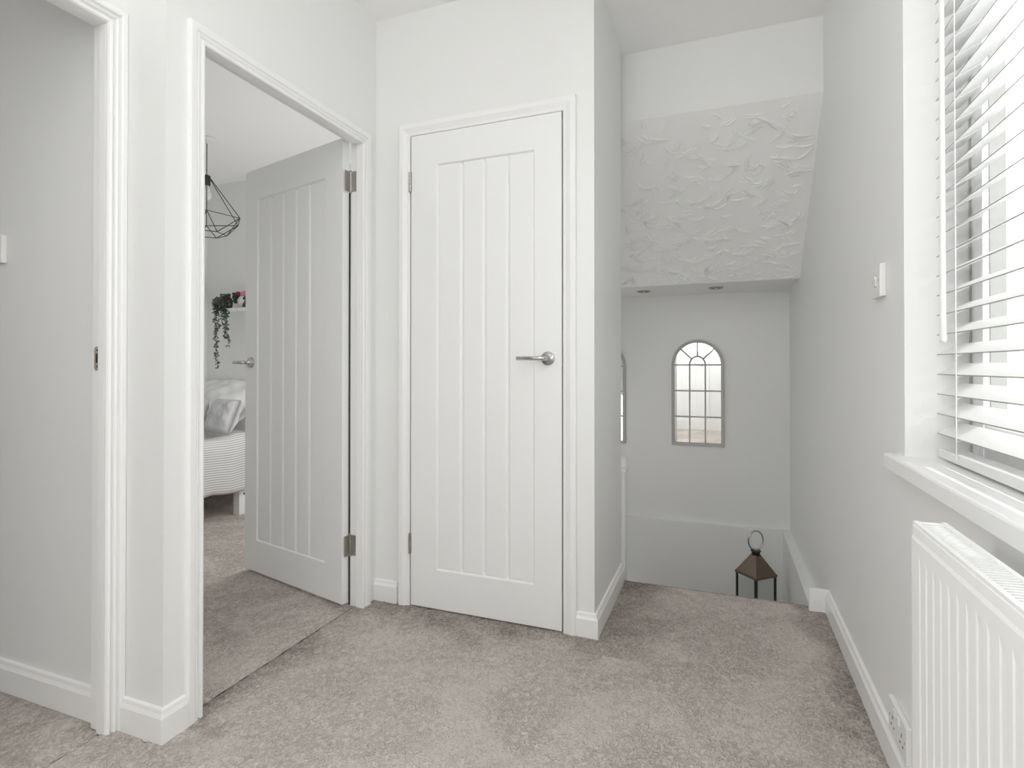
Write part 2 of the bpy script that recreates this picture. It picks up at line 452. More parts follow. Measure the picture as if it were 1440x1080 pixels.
sp = m.build('strike_plate', M['brass'], t); sp['label'] = 'brass strike plate with a dark latch slot'
m = MB(); m.box(-1.623, -1.614, 1.0158, 1.0167, 1.008, 1.034).tube((-1.617, 1.0158, 1.043), (-1.617, 1.0167, 1.043), .003).tube((-1.617, 1.0158, .998), (-1.617, 1.0167, .998), .003)
m.build('latch_slot', M['dark'], sp)
# cupboard
t = thing('trim_4', (-.89, YF, 0), 'white moulded frame round the closed cupboard door', 'door frame'); t['kind'] = 'structure'
PROF2 = [(0, -.004), (0, .008), (.004, .0095), (.012, .0105), (.024, .016), (.030, .0185), (.046, .0185), (.050, .017), (.051, .013), (.051, -.0005), (.02, -.004)]
architrave(PROF2, lambda a, z, h: (a, YF-h, z), -1.226, -.562, 1.963).build('architrave', M['gloss'], t, bevel=.0008, seg=1)
m = MB(); ya, yb, zt = -1.226, -.562, 1.963
m.box(ya-.016, ya, YF+.004, YF+.08, -.004, zt+.016).box(yb, yb+.016, YF+.004, YF+.08, -.004, zt+.016).box(ya, yb, YF+.004, YF+.08, zt, zt+.016)
m.box(ya, yb, YF+.045, YF+.055, 0, zt)
m.build('lining', M['gloss'], t)
for z in (1.11, .985):
    m = MB(); m.box(-.5632, -.5615, 2.0065, 2.0075, z-.012, z+.012); m.build('keep_plate', M['steel'], t)

# ------------------------------------------------------------------ doors
def door_leaf(W, Hh, T, px0, px1, pz0, pz1, nb, fn):
    """fn(u along width, v out of face, z). recessed tongue-and-groove panel on face v=0, flat back at v=-T"""
    bev, dep, gw, gd = .013, .006, .0095, .0065
    xs = [0, px0, px0+bev*.35, px0+bev]; 
    grooves = [px0+bev+(px1-px0-2*bev)*k/nb for k in range(1, nb)]
    for g in grooves: xs += [g-gw, g-gw*.45, g, g+gw*.45, g+gw]
    xs += [px1-bev, px1-bev*.35, px1, W]
    zs = [0, pz0, pz0+bev*.35, pz0+bev, pz1-bev, pz1-bev*.35, pz1, Hh]
    def dx(x):
        if x <= px0 or x >= px1: return 0
        e = min(x-px0, px1-x)
        if e <= bev*.36: return dep*1.35
        return dep
    def dgr(x):
        for g in grooves:
            a = abs(x-g)
            if a < gw*.1: return gd
            if a < gw*.5: return gd*.75
        return 0
    def dz(z):
        if z <= pz0 or z >= pz1: return 0
        e = min(z-pz0, pz1-z)
        return dep*1.35 if e <= bev*.36 else dep
    m = MB(); nx, nz = len(xs), len(zs)
    vs = []
    for z in zs:
        for x in xs:
            inside = pz0+bev*.5 < z < pz1-bev*.5
            d = min(dx(x), dz(z)) if dx(x) and dz(z) else 0
            if dx(x) and dz(z) and (dx(x) > dep or dz(z) > dep): d = dep*1.35
            if inside: d += dgr(x)
            vs.append(fn(x, -d, z))
    fs = [(j*nx+i, j*nx+i+1, (j+1)*nx+i+1, (j+1)*nx+i) for j in range(nz-1) for i in range(nx-1)]
    o = len(vs)
    vs += [fn(0, -T, 0), fn(W, -T, 0), fn(W, -T, Hh), fn(0, -T, Hh)]
    A, B, C_, D = o, o+1, o+2, o+3
    fs += [(A, D, C_, B), tuple([A, B]+[i for i in range(nx-1, -1, -1)]), tuple([C_, D]+[(nz-1)*nx+i for i in range(nx)]),
           tuple([D, A]+[j*nx for j in range(nz)]), tuple([B, C_]+[j*nx+nx-1 for j in range(nz-1, -1, -1)])]
    m.add(vs, fs)
    return m

def lever(fn, u, z, du, parent, L=.108, label='polished chrome lever handle'):
    """rose on the face at (u,z); stem out along v; lever towards sign du"""
    r = MB()
    n = 32
    prof = [(.0265, .0), (.0265, .006), (.025, .0085), (.012, .009), (.0095, .012), (.0085, .040)]
    rows = []
    for R, v in prof: rows.append([fn(u+R*math.cos(2*PI*i/n), v, z+R*math.sin(2*PI*i/n)) for i in range(n)])
    vs = [p for q in rows for p in q]; fs = []
    for k in range(len(rows)-1):
        for i in range(n): fs.append((k*n+i, k*n+(i+1) % n, (k+1)*n+(i+1) % n, (k+1)*n+i))
    fs.append(tuple((len(rows)-1)*n+i for i in range(n))); r.add(vs, fs, True)
    h = r.build('handle', M['chrome'], parent); h['label'] = label
    b = MB()
    pts = [fn(u, .030, z), fn(u, .042, z), fn(u+du*.004, .049, z), fn(u+du*.012, .053, z), fn(u+du*.03, .054, z), fn(u+du*L, .054, z)]
    b.path(pts, [.0085, .0085, .0085, .0085, .0078, .0075], n=14)
    b.build('lever', M['chrome'], h)
    return h

def hinge(name_parent, p, zc, leafs, hh=.085):
    """knuckle at p, leaves as boxes"""
    m = MB()
    for k in range(5):
        z0 = zc-hh/2+k*hh/5
        m.tube((p[0], p[1], z0+.0008), (p[0], p[1], z0+hh/5-.0008), .0055, n=12)
    m.lathe([(.003, 0), (.006, .001), (.006, .004), (.002, .007)], (p[0], p[1], zc+hh/2), n=12)
    m.lathe([(.002, -.007), (.006, -.004), (.006, -.001), (.003, 0)], (p[0], p[1], zc-hh/2), n=12)
    for q0, q1, nn in leafs:
        q0 = Vector(q0); q1 = Vector(q1); nn = Vector(nn).normalized()*.0018
        poly = [q0, q1, q1+nn, q0+nn]
        m.prism([(v.x, v.y) for v in poly], lambda u, v, w_: (u, v, w_), zc-hh/2, zc+hh/2)
        ax = (q1-q0)
        for dz in (-.03, 0, .03):
            c0 = q0+ax*(.62 if dz == 0 else .45)+nn
            m.tube((c0.x, c0.y, zc+dz), (c0.x+nn.x*.5, c0.y+nn.y*.5, zc+dz), .0038, n=10)
    o = m.build('hinge', M['steel'], name_parent); o['label'] = 'tarnished steel butt hinge'
    return o

# door_1: closed cupboard door (face towards the landing at y=2.003)
D1 = thing('door_1', (-1.2175, 2.003, 0), 'closed white cottage-style cupboard door with four vertical boards', 'door'); D1['kind'] = 'structure'
W1 = .650
f1 = lambda u, v, z: (-1.2175+u, 2.003-v, z+.006)
door_leaf(W1, 1.953, .036, .120, .543, .158, 1.823, 4, f1).build('leaf', M['door'], D1, bevel=.0012, seg=2)
lever(f1, .598, 1.022, -1, D1)
for zc in (1.768, .262):
    m = MB()
    for k in range(5): m.tube((-1.2205, 1.9985, zc-.042+k*.0168), (-1.2205, 1.9985, zc-.042+k*.0168+.0155), .0058, n=12)
    m.box(-1.2225, -1.2145, 2.0015, 2.0032, zc-.042, zc+.042)
    o = m.build('hinge', M['steel'], D1); o['label'] = 'tarnished steel butt hinge'

# door_2: open bedroom door, hinged at the far jamb, swung into the bedroom
PIV = Vector((-1.4635, 1.9225)); ang = math.radians(-104.0)
HX = Vector((math.cos(math.radians(166.0)), math.sin(math.radians(166.0))))   # hinge -> leading edge
HN = Vector((-HX.y, HX.x))                                                     # face seen from the landing
if HN.y > 0: HN = -HN
D2 = thing('door_2', (PIV.x, PIV.y, 0), 'open white cottage-style bedroom door with five vertical boards', 'door'); D2['kind'] = 'structure'
T2 = .035
def f2(u, v, z):
    p = PIV+HX*(u+.006)+HN*(T2+v); return (p.x, p.y, z+.010)
door_leaf(.742, 1.940, T2, .115, .640, .150, 1.795, 5, f2).build('leaf', M['door'], D2, bevel=.0012, seg=2)
lever(f2, .688, 1.006, 1, D2, L=.060)
for zc in (1.773, .25):
    e0 = PIV; e1 = PIV+HN*.030
    hinge(D2, (PIV.x+.001, PIV.y+.001), zc, [((PIV.x+.002, PIV.y), (e1.x+.002, e1.y), (1, -.2)), ((-1.462, 1.9225), (-1.430, 1.9225), (0, -1))])
# door_3: white door behind the viewer, only met in the stairwell mirror
D3 = thing('door_3', (-.95, YB, 0), 'white cottage-style door on the wall behind the viewer', 'door'); D3['kind'] = 'structure'
f3 = lambda u, v, z: (-.95+u, YB+.040+v, z+.004)
door_leaf(.686, 1.95, .036, .12, .566, .16, 1.82, 4, f3).build('leaf', M['door'], D3, bevel=.0012)
lever(f3, .635, 1.02, -1, D3)
t = thing('trim_5', (-.6, YB, 0), 'white frame of the door behind the viewer', 'door frame'); t['kind'] = 'structure'
architrave([(0, -.0), (0, .010), (.012, .016), (.05, .018), (.05, 0)], lambda a, z, h: (a, YB+h, z), -.954, -.26, 1.958).build('architrave', M['gloss'], t)

# ------------------------------------------------------------------ window
SF = .528
t = thing('window_1', (SF+.03, .885, .785), 'white framed casement window behind the venetian blind', 'window'); t['kind'] = 'structure'
def rect_frame(x0, x1, y0, y1, z0, z1, w_):
    m = MB()
    m.box(x0, x1, y0, y0+w_, z0, z1).box(x0, x1, y1-w_, y1, z0, z1).box(x0, x1, y0+w_, y1-w_, z0, z0+w_).box(x0, x1, y0+w_, y1-w_, z1-w_, z1)
    return m
rect_frame(SF, SF+.06, .22, 1.55, .785, 2.2, .040).box(SF, SF+.06, .83, .90, .825, 2.16).build('window_frame', M['upvc'], t, bevel=.004)
m = MB(); m.box(SF-.003, SF-.0005, 1.544, 1.5492, .79, 2.19); m.build('frame_seal', M['mirror_frame'], t)
for (y0, y1) in ((.90, 1.510), (.26, .83)):
    s_ = rect_frame(SF-.010, SF+.045, y0, y1, .825, 2.16, .050).build('sash', M['upvc'], t, bevel=.006, seg=3)
    g = rect_frame(SF+.002, SF+.030, y0+.048, y1-.048, .873, 2.112, .005); g.build('gasket', M['mirror_frame'], s_)
    m = MB(); m.box(SF+.022, SF+.027, y0+.048, y1-.048, .873, 2.112); m.build('pane', M['glass'], s_)
    m = MB(); yc = y0+.03 if y0 > .5 else y1-.03
    m.box(SF-.018, SF-.010, yc-.012, yc+.012, 1.02, 1.14); m.path([(SF-.018, yc, 1.10), (SF-.035, yc, 1.10), (SF-.040, yc, 1.09), (SF-.040, yc, .99)], .007, n=10)
    m.build('window_handle', M['upvc'], s_)
m = MB()
m.prism([(.3690, .752), (.3705, .750), (SF+.01, .750), (SF+.01, .786), (.374, .786), (.3705, .7845), (.369, .781)], lambda u, v, y: (u, y, v), .16, 1.603)
struct(m.build('trim_6', M['gloss'], bevel=.002), 'glossy white window sill board', 'window sill')

# ------------------------------------------------------------------ venetian blind
BL = thing('venetian_blind', (.48, .89, .80), 'white wooden venetian blind with tilted slats hanging in the window', 'window blind')
xf, xk, dzs, pitch = .4575, .504, .024, .0448
Y0b, Y1b = .255, 1.530
k = 0; z = .846
slat_objs = []
base = None
while z < 2.09:
    if base is None:
        m = MB(); rows = []
        for y in (Y0b, Y1b):
            pts = []
            n = 7
            for i in range(n):
                q = i/(n-1); pts.append((xf+(xk-xf)*q, y, z+dzs*q+.0018*math.sin(PI*q)+.0014))
            for i in range(n-1, -1, -1):
                q = i/(n-1); pts.append((xf+(xk-xf)*q, y, z+dzs*q+.0018*math.sin(PI*q)-.0012))
            rows.append(pts)
        m.sweep(rows); base = m.build('slat', M['slat'], BL); zb = z
        base.data.materials.append(M['slat_edge_shade'])
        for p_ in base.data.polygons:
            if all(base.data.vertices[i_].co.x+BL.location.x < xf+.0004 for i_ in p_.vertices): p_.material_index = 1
    else:
        o = base.copy(); COL.objects.link(o); o.location = (0, 0, z-zb)
    z += pitch; k += 1
m = MB(); m.box(.4585, .505, Y0b, Y1b, .7915, .812); m.build('bottom_rail', M['slat'], BL, bevel=.004, seg=3)
m = MB(); m.box(.450, .506, Y0b, Y1b, 2.12, 2.175); m.build('head_rail', M['slat'], BL, bevel=.003)
for yc in (1.408, .890, .375):
    m = MB(); m.tube((xf-.0035, yc, .80), (xf-.0035, yc, 2.12), .0011, n=6); m.build('cord', M['plastic'], BL)
    m = MB(); m.tube((xk-.004, yc, .80), (xk-.004, yc, 2.12), .0010, n=6)
    zz = .846
    while zz < 2.09: m.tube((xf-.003, yc, zz-.006), (xk-.004, yc, zz+dzs-.006), .0007, n=5); zz += pitch
    m.build('ladder_cord', M['plastic'], BL)
m = MB(); m.path([(.444, 1.447, 1.051), (.444, 1.447, 1.056), (.444, 1.448, 1.10), (.445, 1.451, 2.10), (.452, 1.451, 2.13)], [.0062, .0066, .0060, .0046, .0035], n=14)
m.build('tilt_wand', M['plastic'], BL)

# ------------------------------------------------------------------ radiator
RX0, RX1, RY0, RY1, RZ0, RZ1 = .276, .322, -.30, 1.042, .155, .756
R = thing('radiator', ((RX0+RX1)/2, (RY0+RY1)/2, RZ0), 'white fluted panel radiator with slotted top under the window', 'radiator')
m = MB()
# fluted front panel as a height field along y
ys = []; y = RY0+.004
per = .029
prof = [(RX0+.004, RY0)]
nfl = int((RY1-RY0-.05)/per); off = (RY1-RY0-nfl*per)/2
zl = [RZ0, RZ0+.028, RZ0+.040, RZ1-.058, RZ1-.044, RZ1-.026, RZ1-.020, RZ1-.006, RZ1-.001]
def fx(i, y):
    # x of the face for z-level i
    t_ = (y-RY0-off)/per
    fl = 0.0
    if 0 <= t_ <= nfl:
        fr = t_-math.floor(t_)
        fl = .0011*(1 if .30 < fr < .70 else (max(0, fr-.18)/.12 if fr <= .30 else max(0, .82-fr)/.12))
    ins = (0, 1)[i in (2, 3)]
    bx = {0: .002, 1: 0, 2: 0, 3: 0, 4: 0, 5: 0, 6: .0015, 7: .002, 8: .007}[i]
    return RX0+bx+(fl if ins else 0)
yl = [RY0, RY0+.004]
for j in range(nfl):
    for q in (0, .18, .30, .70, .82): yl.append(RY0+off+(j+q)*per)
yl += [RY0+off+nfl*per, RY1-.004, RY1]
yl = sorted(set(yl))
vs = [(fx(i, y)+(.004 if y in (RY0, RY1) else 0), y, zl[i]) for i in range(len(zl)) for y in yl]
ny = len(yl)
m.add(vs, [(i*ny+j, i*ny+j+1, (i+1)*ny+j+1, (i+1)*ny+j) for i in range(len(zl)-1) for j in range(ny-1)])
m.build('front_panel', M['rad'], R)
m = MB(); m.box(RX0+.010, RX1, RY0+.001, RY1-.002, RZ0+.01, RZ1-.012); m.build('body', M['rad'], R)
for ya in (RY0+.0005, RY1-.0045):
    m = MB(); m.box(RX0+.006, RX1, ya, ya+.004, RZ0+.004, RZ1-.003); m.build('side_cover', M['rad'], R, bevel=.001)
m = MB()
m.box(RX0+.003, RX0+.010, RY0, RY1-.001, RZ1-.006, RZ1).box(RX1-.006, RX1, RY0, RY1-.001, RZ1-.006, RZ1+.001)
m.box(RX0+.01, RX1-.006, RY0, RY0+.012, RZ1-.006, RZ1-.001).box(RX0+.01, RX1-.006, RY1-.013, RY1-.001, RZ1-.006, RZ1-.001)
y = RY0+.018
while y < RY1-.018:
    m.prism([(RX0+.009, y-.0022), (RX0+.009, y+.0022), (RX1-.005, y+.0062), (RX1-.005, y+.0018)], lambda u, v, q: (u, v, q), RZ1-.008, RZ1-.0015)
    y += .0086
g = m.build('top_grille', M['rad'], R)
m = MB(); m.lathe([(.010, -.001), (.010, .003), (.004, .0045)], (RX0+.0135, RY1-.001, RZ1-.024), axis='y', n=18)
o = m.build('air_vent_plug', M['dark'], R); o['label'] = 'small black air vent plug'
for yy in (RY1-.18, RY0+.18):
    for zz in (.25, .60):
        m = MB(); m.box(RX1-.002, XR-.0005, yy-.02, yy+.02, zz, zz+.02); m.build('wall_bracket', M['rad'], R)

# ------------------------------------------------------------------ switches and socket
def switch(name, c, axis, label, group=None):
    """axis 'x-': plate faces -x on the window wall; 'y-': faces -y"""
    t = thing(name, c, label, 'light switch')
    def F(u, v, q):   # u along wall, v vertical, q out of wall
        return (c[0]-q, c[1]+u, c[2]+v) if axis == 'x-' else (c[0]+u, c[1]-q, c[2]+v)
    s = .0435
    m = MB(); m.prism([(-s, -s), (s, -s), (s, s), (-s, s)], F, 0, .015); m.build('plate', M['plastic'], t, bevel=.003, seg=3)
    m = MB(); m.prism([(-.010, -.013), (.010, -.013), (.010, .013), (-.010, .013)], F, .0145, .0175); 
    m.prism([(0.0152, -.013), (.0168, 0.0), (.0205, .013), (.0152, .013)], lambda u, v, q: F(q, v, u), -.0085, .0085)
    m.build('rocker', M['plastic'], t, bevel=.0008)
    for u in (-.030, .030):
        m = MB(); m.tube(F(u, 0, .0148), F(u, 0, .0158), .0032, n=12); m.build('screw', M['steel'], t)
    m = MB(); m.prism([(-.0115, -.0145), (.0115, -.0145), (.0115, .0145), (-.0115, .0145)], F, .0147, .01515); m.build('rocker_gap', M['mirror_frame'], t)
    return t
switch('light_switch', (XR, 1.745, 1.227), 'x-', 'square white light switch on the window wall beside the blind')
switch('light_switch.001', (-2.141, YP, 1.365), 'y-', 'square white light switch at the left edge, seen through the leftmost doorway')
t = thing('wall_socket', (XR, 1.575, .125), 'white double wall socket low beside the radiator', 'wall socket')
def F(u, v, q): return (XR-q, 1.575+u, .130+v)
m = MB(); m.prism([(-.073, -.043), (.073, -.043), (.073, .043), (-.073, .043)], F, .0, .0125); m.build('plate', M['plastic'], t, bevel=.003, seg=3)
m = MB()
for cu in (-.036, .036):
    for (u, v, a, b_) in ((0, .004, .0022, .0042), (-.011, -.017, .0032, .0022), (.011, -.017, .0032, .0022)):
        m = MB(); m.prism([(cu+u-a, v-b_), (cu+u+a, v-b_), (cu+u+a, v+b_), (cu+u-a, v+b_)], F, .012, .0130); m.build('pin_slot', M['dark'], t)
for cu in (-.017, .017):
    m = MB(); m.prism([(cu-.006, .016), (cu+.006, .016), (cu+.006, .034), (cu-.006, .034)], F, .012, .016); m.build('rocker', M['plastic'], t, bevel=.001)
for cu in (-.060, .060):
    m = MB(); m.tube(F(cu, 0, .0122), F(cu, 0, .0131), .0032, n=12); m.build('screw', M['steel'], t)

# ------------------------------------------------------------------ arched mirrors
def arched_mirror(name, cx, zb, label):
    Wd, top = .338, .716          # overall width and height
    R = Wd/2; yw = YS-.001
    t = thing(name, (cx, yw, zb), label, 'mirror')
    zc = zb+top-R                 # springing line
    fw_ = .021
    def outline(d):
        r = R-d; n = 28
        pts = [(cx-r, zb+d)]+[(cx-r*math.cos(PI*i/n), zc+r*math.sin(PI*i/n)) for i in range(n+1)]+[(cx+r, zb+d)]
        return pts
    A = outline(0); B = outline(.003); C1 = outline(fw_-.004); D = outline(fw_)
    m = MB(); n = len(A)
    ys_ = (yw, yw-.018, yw-.020, yw-.014, yw-.002)
    loops = [A, A, B, C1, D]
    # rows: outline index
    rows = [[(loops[k][i % n][0], ys_[k], loops[k][i % n][1]) for k in range(5)] for i in range(n+1)]
    m.sweep(rows, True)
    m.build('frame', M['mirror_frame'], t)
    m = MB(); pts = outline(.012)
    m.prism(pts, lambda u, v, q: (u, q, v), yw-.0005, yw-.006); m.build('glass', M['mirror'], t)
    bw = .0050; y1, y0 = yw-.013, yw-.0065
    x0, x1 = cx-R+fw_-.003, cx+R-fw_+.003; z0 = zb+fw_-.003
    iw = (x1-x0)/6
    h3 = (zc-z0)/3
    for j in range(3):
        m = MB(); zz = z0+h3*(j+1); m.box(x0, x1, y1, y0, zz-bw, zz+bw); m.build('glazing_bar', M['mirror_frame'], t, bevel=.001)
    for sx in (-1, 1):
        m = MB(); m.box(cx+sx*iw-bw, cx+sx*iw+bw, y1-.0005, y0, z0, zc); m.build('glazing_bar', M['mirror_frame'], t, bevel=.001)
    m = MB(); rows = []
    for i in range(17):
        a = PI*i/16
        rows.append([(cx+(iw+d)*math.cos(a), yy, zc+(iw+d)*math.sin(a)*1.15) for d, yy in ((-bw, y0), (-bw, y1), (bw, y1), (bw, y0))])
    m.sweep(rows); m.build('inner_arch', M['mirror_frame'], t)
    for a in (PI*.25, PI*.5, PI*.75):
        m = MB(); r0, r1 = iw+.002, R-fw_+.003; px, pz = -math.sin(a)*bw, math.cos(a)*bw
        q = [(cx+r0*math.cos(a)+px, zc+r0*math.sin(a)*1.1+pz), (cx+r1*math.cos(a)+px, zc+r1*math.sin(a)+pz), (cx+r1*math.cos(a)-px, zc+r1*math.sin(a)-pz), (cx+r0*math.cos(a)-px, zc+r0*math.sin(a)*1.1-pz)]
        m.prism(q, lambda u, v, w_: (u, w_, v), y0, y1); m.build('glazing_bar', M['mirror_frame'], t, bevel=.001)
    return t
arched_mirror('arched_mirror', -.164, .459, 'arched grey window-pane mirror in full view on the stairwell wall')
arched_mirror('arched_mirror.001', -.819, .449, 'second arched mirror, mostly hidden behind the cupboard wall corner')

# ------------------------------------------------------------------ downlights
def downlight(name, x, y, label):
    zc = 1.487
    t = thing(name, (x, y, zc), label, 'downlight', 'stairwell downlights')
    m = MB(); m.lathe([(.030, -.0005), (.030, -.006), (.036, -.0075), (.043, -.004), (.044, -.0005)], (x, y, zc), n=32); m.build('bezel', M['steel'], t)
    m = MB(); m.lathe([(.0, -.0045), (.012, -.0042), (.014, -.0025), (.0305, -.0025)], (x, y, zc), n=28); m.build('lamp', M['dark'], t)
    m = MB(); m.lathe([(.0, -.0068), (.010, -.006), (.012, -.004)], (x, y, zc), n=20); m.build('lens', M['bulb'], t)
    return t
downlight('downlight', -.483, 3.672, 'left recessed downlight in the stairwell soffit')
downlight('downlight.001', -.041, 3.662, 'right recessed downlight in the stairwell soffit')

# ------------------------------------------------------------------ newel post at the stair head
t = thing('newel_post', (-.468, 2.645, -.187), 'white newel post peeping out beyond the cupboard wall corner', 'newel post')
m = MB(); m.box(-.512, -.431, 2.600, 2.680, -.187, .505); m.build('post', M['gloss'], t, bevel=.004)
m = MB(); m.box(-.518, -.424, 2.594, 2.687, .503, .520); m.lathe([(.046, .520), (.046, .535), (.042, .552), (.030, .566), (.012, .573), (0, .574)], (-.471, 2.640, 0), n=32)
m.build('cap', M['gloss'], t, bevel=.003)

# ------------------------------------------------------------------ lantern on the stair landing
LX, LY, LZ = .176, 3.55, -.56
t = thing('lantern', (LX, LY, LZ), 'brown metal lantern with a ring handle standing on the stairs', 'lantern')
rot = math.radians(43.5)
def L(u, v, z): return (LX+u*math.cos(rot)-v*math.sin(rot), LY+u*math.sin(rot)+v*math.cos(rot), z)
def lbox(m, u0, u1, v0, v1, z0, z1):
    vs = [L(u, v, z) for z in (z0, z1) for u, v in ((u0, v0), (u1, v0), (u1, v1), (u0, v1))]
    m.add(vs, [(3, 2, 1, 0), (4, 5, 6, 7), (0, 1, 5, 4), (1, 2, 6, 5), (2, 3, 7, 6), (3, 0, 4, 7)])
hw = .078; ez = -.213; az = -.112
m = MB()   # hipped roof with a small eave
lv = [(hw+.003, ez-.012), (hw+.004, ez), (hw*.98, ez+.005), (.022, az), (.020, az+.004)]
rows = []
for h_, z in lv: rows.append([L(h_, h_, z), L(-h_, h_, z), L(-h_, -h_, z), L(h_, -h_, z)])
vs = [p for r_ in rows for p in r_]; fs = []
for k in range(len(rows)-1):
    for i in range(4): fs.append((k*4+i, k*4+(i+1) % 4, (k+1)*4+(i+1) % 4, (k+1)*4+i))
fs += [(3, 2, 1, 0), tuple((len(rows)-1)*4+i for i in range(4))]
m.add(vs, fs); m.build('roof', M['lantern'], t, bevel=.0015)
for su in (-1, 1):
    for sv in (-1, 1):
        m = MB(); lbox(m, su*hw-su*.011, su*hw, sv*hw-sv*.011, sv*hw, LZ+.03, ez-.010); m.build('corner_post', M['lantern_dark'], t, bevel=.001)
m = MB(); lbox(m, -hw-.008, hw+.008, -hw-.008, hw+.008, LZ+.012, LZ+.032)
for su in (-1, 1):
    for sv in (-1, 1): lbox(m, su*hw-su*.02, su*hw, sv*hw-sv*.02, sv*hw, LZ, LZ+.013)
m.build('base', M['lantern'], t, bevel=.002)
for u0, u1, v0, v1 in ((-hw+.01, hw-.01, hw-.006, hw-.004), (-hw+.01, hw-.01, -hw+.004, -hw+.006), (hw-.006, hw-.004, -hw+.01, hw-.01), (-hw+.004, -hw+.006, -hw+.01, hw-.01)):
    m = MB(); lbox(m, u0, u1, v0, v1, LZ+.032, ez-.012); m.build('pane', M['glass'], t)
m = MB(); m.lathe([(.024, az), (.024, az+.020), (.029, az+.024), (.029, az+.029), (.020, az+.031)], (LX, LY, 0), n=24); m.build('collar', M['lantern_dark'], t)
m = MB(); nn = 32
cvec = Vector((math.cos(.365+.12), math.sin(.365+.12), 0))
m.path([Vector((LX, LY, az+.086))+cvec*(.046*math.cos(2*PI*i/nn))+Vector((0, 0, .056*math.sin(2*PI*i/nn))) for i in range(nn)], .0050, n=10, closed=True)
rg = m.build('ring_handle', M['chrome'], t); rg['label'] = 'shiny metal ring handle'

# ------------------------------------------------------------------ bedroom: pendant lamp
PX, PY = -3.09, 2.60
t = thing('pendant_lamp', (PX, PY, 2.46), 'black geometric wire pendant lamp hanging in the bedroom', 'pendant lamp')
m = MB(); m.lathe([(.050, 0), (.050, -.008), (.040, -.022), (.012, -.030), (.006, -.034)], (PX, PY, 2.46), n=28); m.build('ceiling_rose', M['plastic'], t)
m = MB(); m.tube((PX, PY, 2.43), (PX, PY, 2.215), .0028, n=8); m.build('cord', M['black'], t)
m = MB(); m.lathe([(.006, 2.225), (.022, 2.218), (.022, 2.16), (.018, 2.155)], (PX, PY, 0), n=16); m.build('lamp_holder', M['black'], t)
m = MB(); m.lathe([(0, 2.06), (.018, 2.064), (.030, 2.085), (.028, 2.11), (.014, 2.14), (.012, 2.156)], (PX, PY, 0), n=18); m.build('bulb', M['bulb'], t)
m = MB(); N = 6; a0 = .35
topv = Vector((PX, PY, 2.205))
ring1 = [Vector((PX+.215*math.cos(a0+2*PI*i/N), PY+.215*math.sin(a0+2*PI*i/N), 1.945)) for i in range(N)]
ring2 = [Vector((PX+.115*math.cos(a0+2*PI*(i+.5)/N), PY+.115*math.sin(a0+2*PI*(i+.5)/N), 1.845)) for i in range(N)]
apex = [Vector((PX+.020*math.cos(a0+2*PI*i/N), PY+.020*math.sin(a0+2*PI*i/N), 2.205)) for i in range(N)]
for i in range(N):
    for a_, b_ in ((apex[i], ring1[i]), (ring1[i], ring1[(i+1) % N]), (ring1[i], ring2[i]), (ring1[(i+1) % N], ring2[i]), (ring2[i], ring2[(i+1) % N]), (apex[i], apex[(i+1) % N])):
        m.tube(a_, b_, .0028, n=6)
m.build('wire_shade', M['black'], t)

# ------------------------------------------------------------------ bedroom: shelf with ornaments and trailing plant
SZ = 1.440
t = thing('wall_shelf', (-3.20, 3.30, SZ-.024), 'narrow white shelf on the bedroom wall', 'shelf')
m = MB(); m.box(-3.560, -2.85, 3.150, 3.2995, SZ-.024, SZ); m.build('board', M['bedwood'], t, bevel=.001)
for x in (-3.30, -2.95):
    m = MB(); m.box(x-.008, x+.008, 3.19, 3.2995, SZ-.035, SZ-.0242); m.build('bracket', M['bedwood'], t)
def sph(m, c, rx, ry, rz, nu=20, nv=12, wob=0, seed=0):
    rg_ = random.Random(seed); vs = []
    for j in range(nv+1):
        th = PI*j/nv
        for i in range(nu):
            ph = 2*PI*i/nu; k_ = 1+wob*(math.sin(3*ph+seed)*math.sin(2*th+seed)+.5*math.sin(7*ph+2*seed)*math.sin(5*th))
            vs.append((c[0]+rx*k_*math.sin(th)*math.cos(ph), c[1]+ry*k_*math.sin(th)*math.sin(ph), c[2]+rz*k_*math.cos(th)))
    fs = [(j*nu+i, j*nu+(i+1) % nu, (j+1)*nu+(i+1) % nu, (j+1)*nu+i) for j in range(nv) for i in range(nu)]
    m.add(vs, fs, True)
def leaf(m, p, d, up, Ln, Wd):
    p = Vector(p); d = Vector(d).normalized(); s_ = d.cross(Vector(up)).normalized()*Wd; n_ = s_.cross(d).normalized()
    a_ = p; b_ = p+d*Ln*.35+s_+n_*Ln*.06; c_ = p+d*Ln*.7+s_*.7+n_*Ln*.05; e_ = p+d*Ln; f_ = p+d*Ln*.7-s_*.7+n_*Ln*.05; g_ = p+d*Ln*.35-s_+n_*Ln*.06; mid = p+d*Ln*.5
    m.add([a_, b_, c_, e_, f_, g_, mid], [(0, 1, 6), (1, 2, 6), (2, 3, 6), (3, 4, 6), (4, 5, 6), (5, 0, 6)], False)
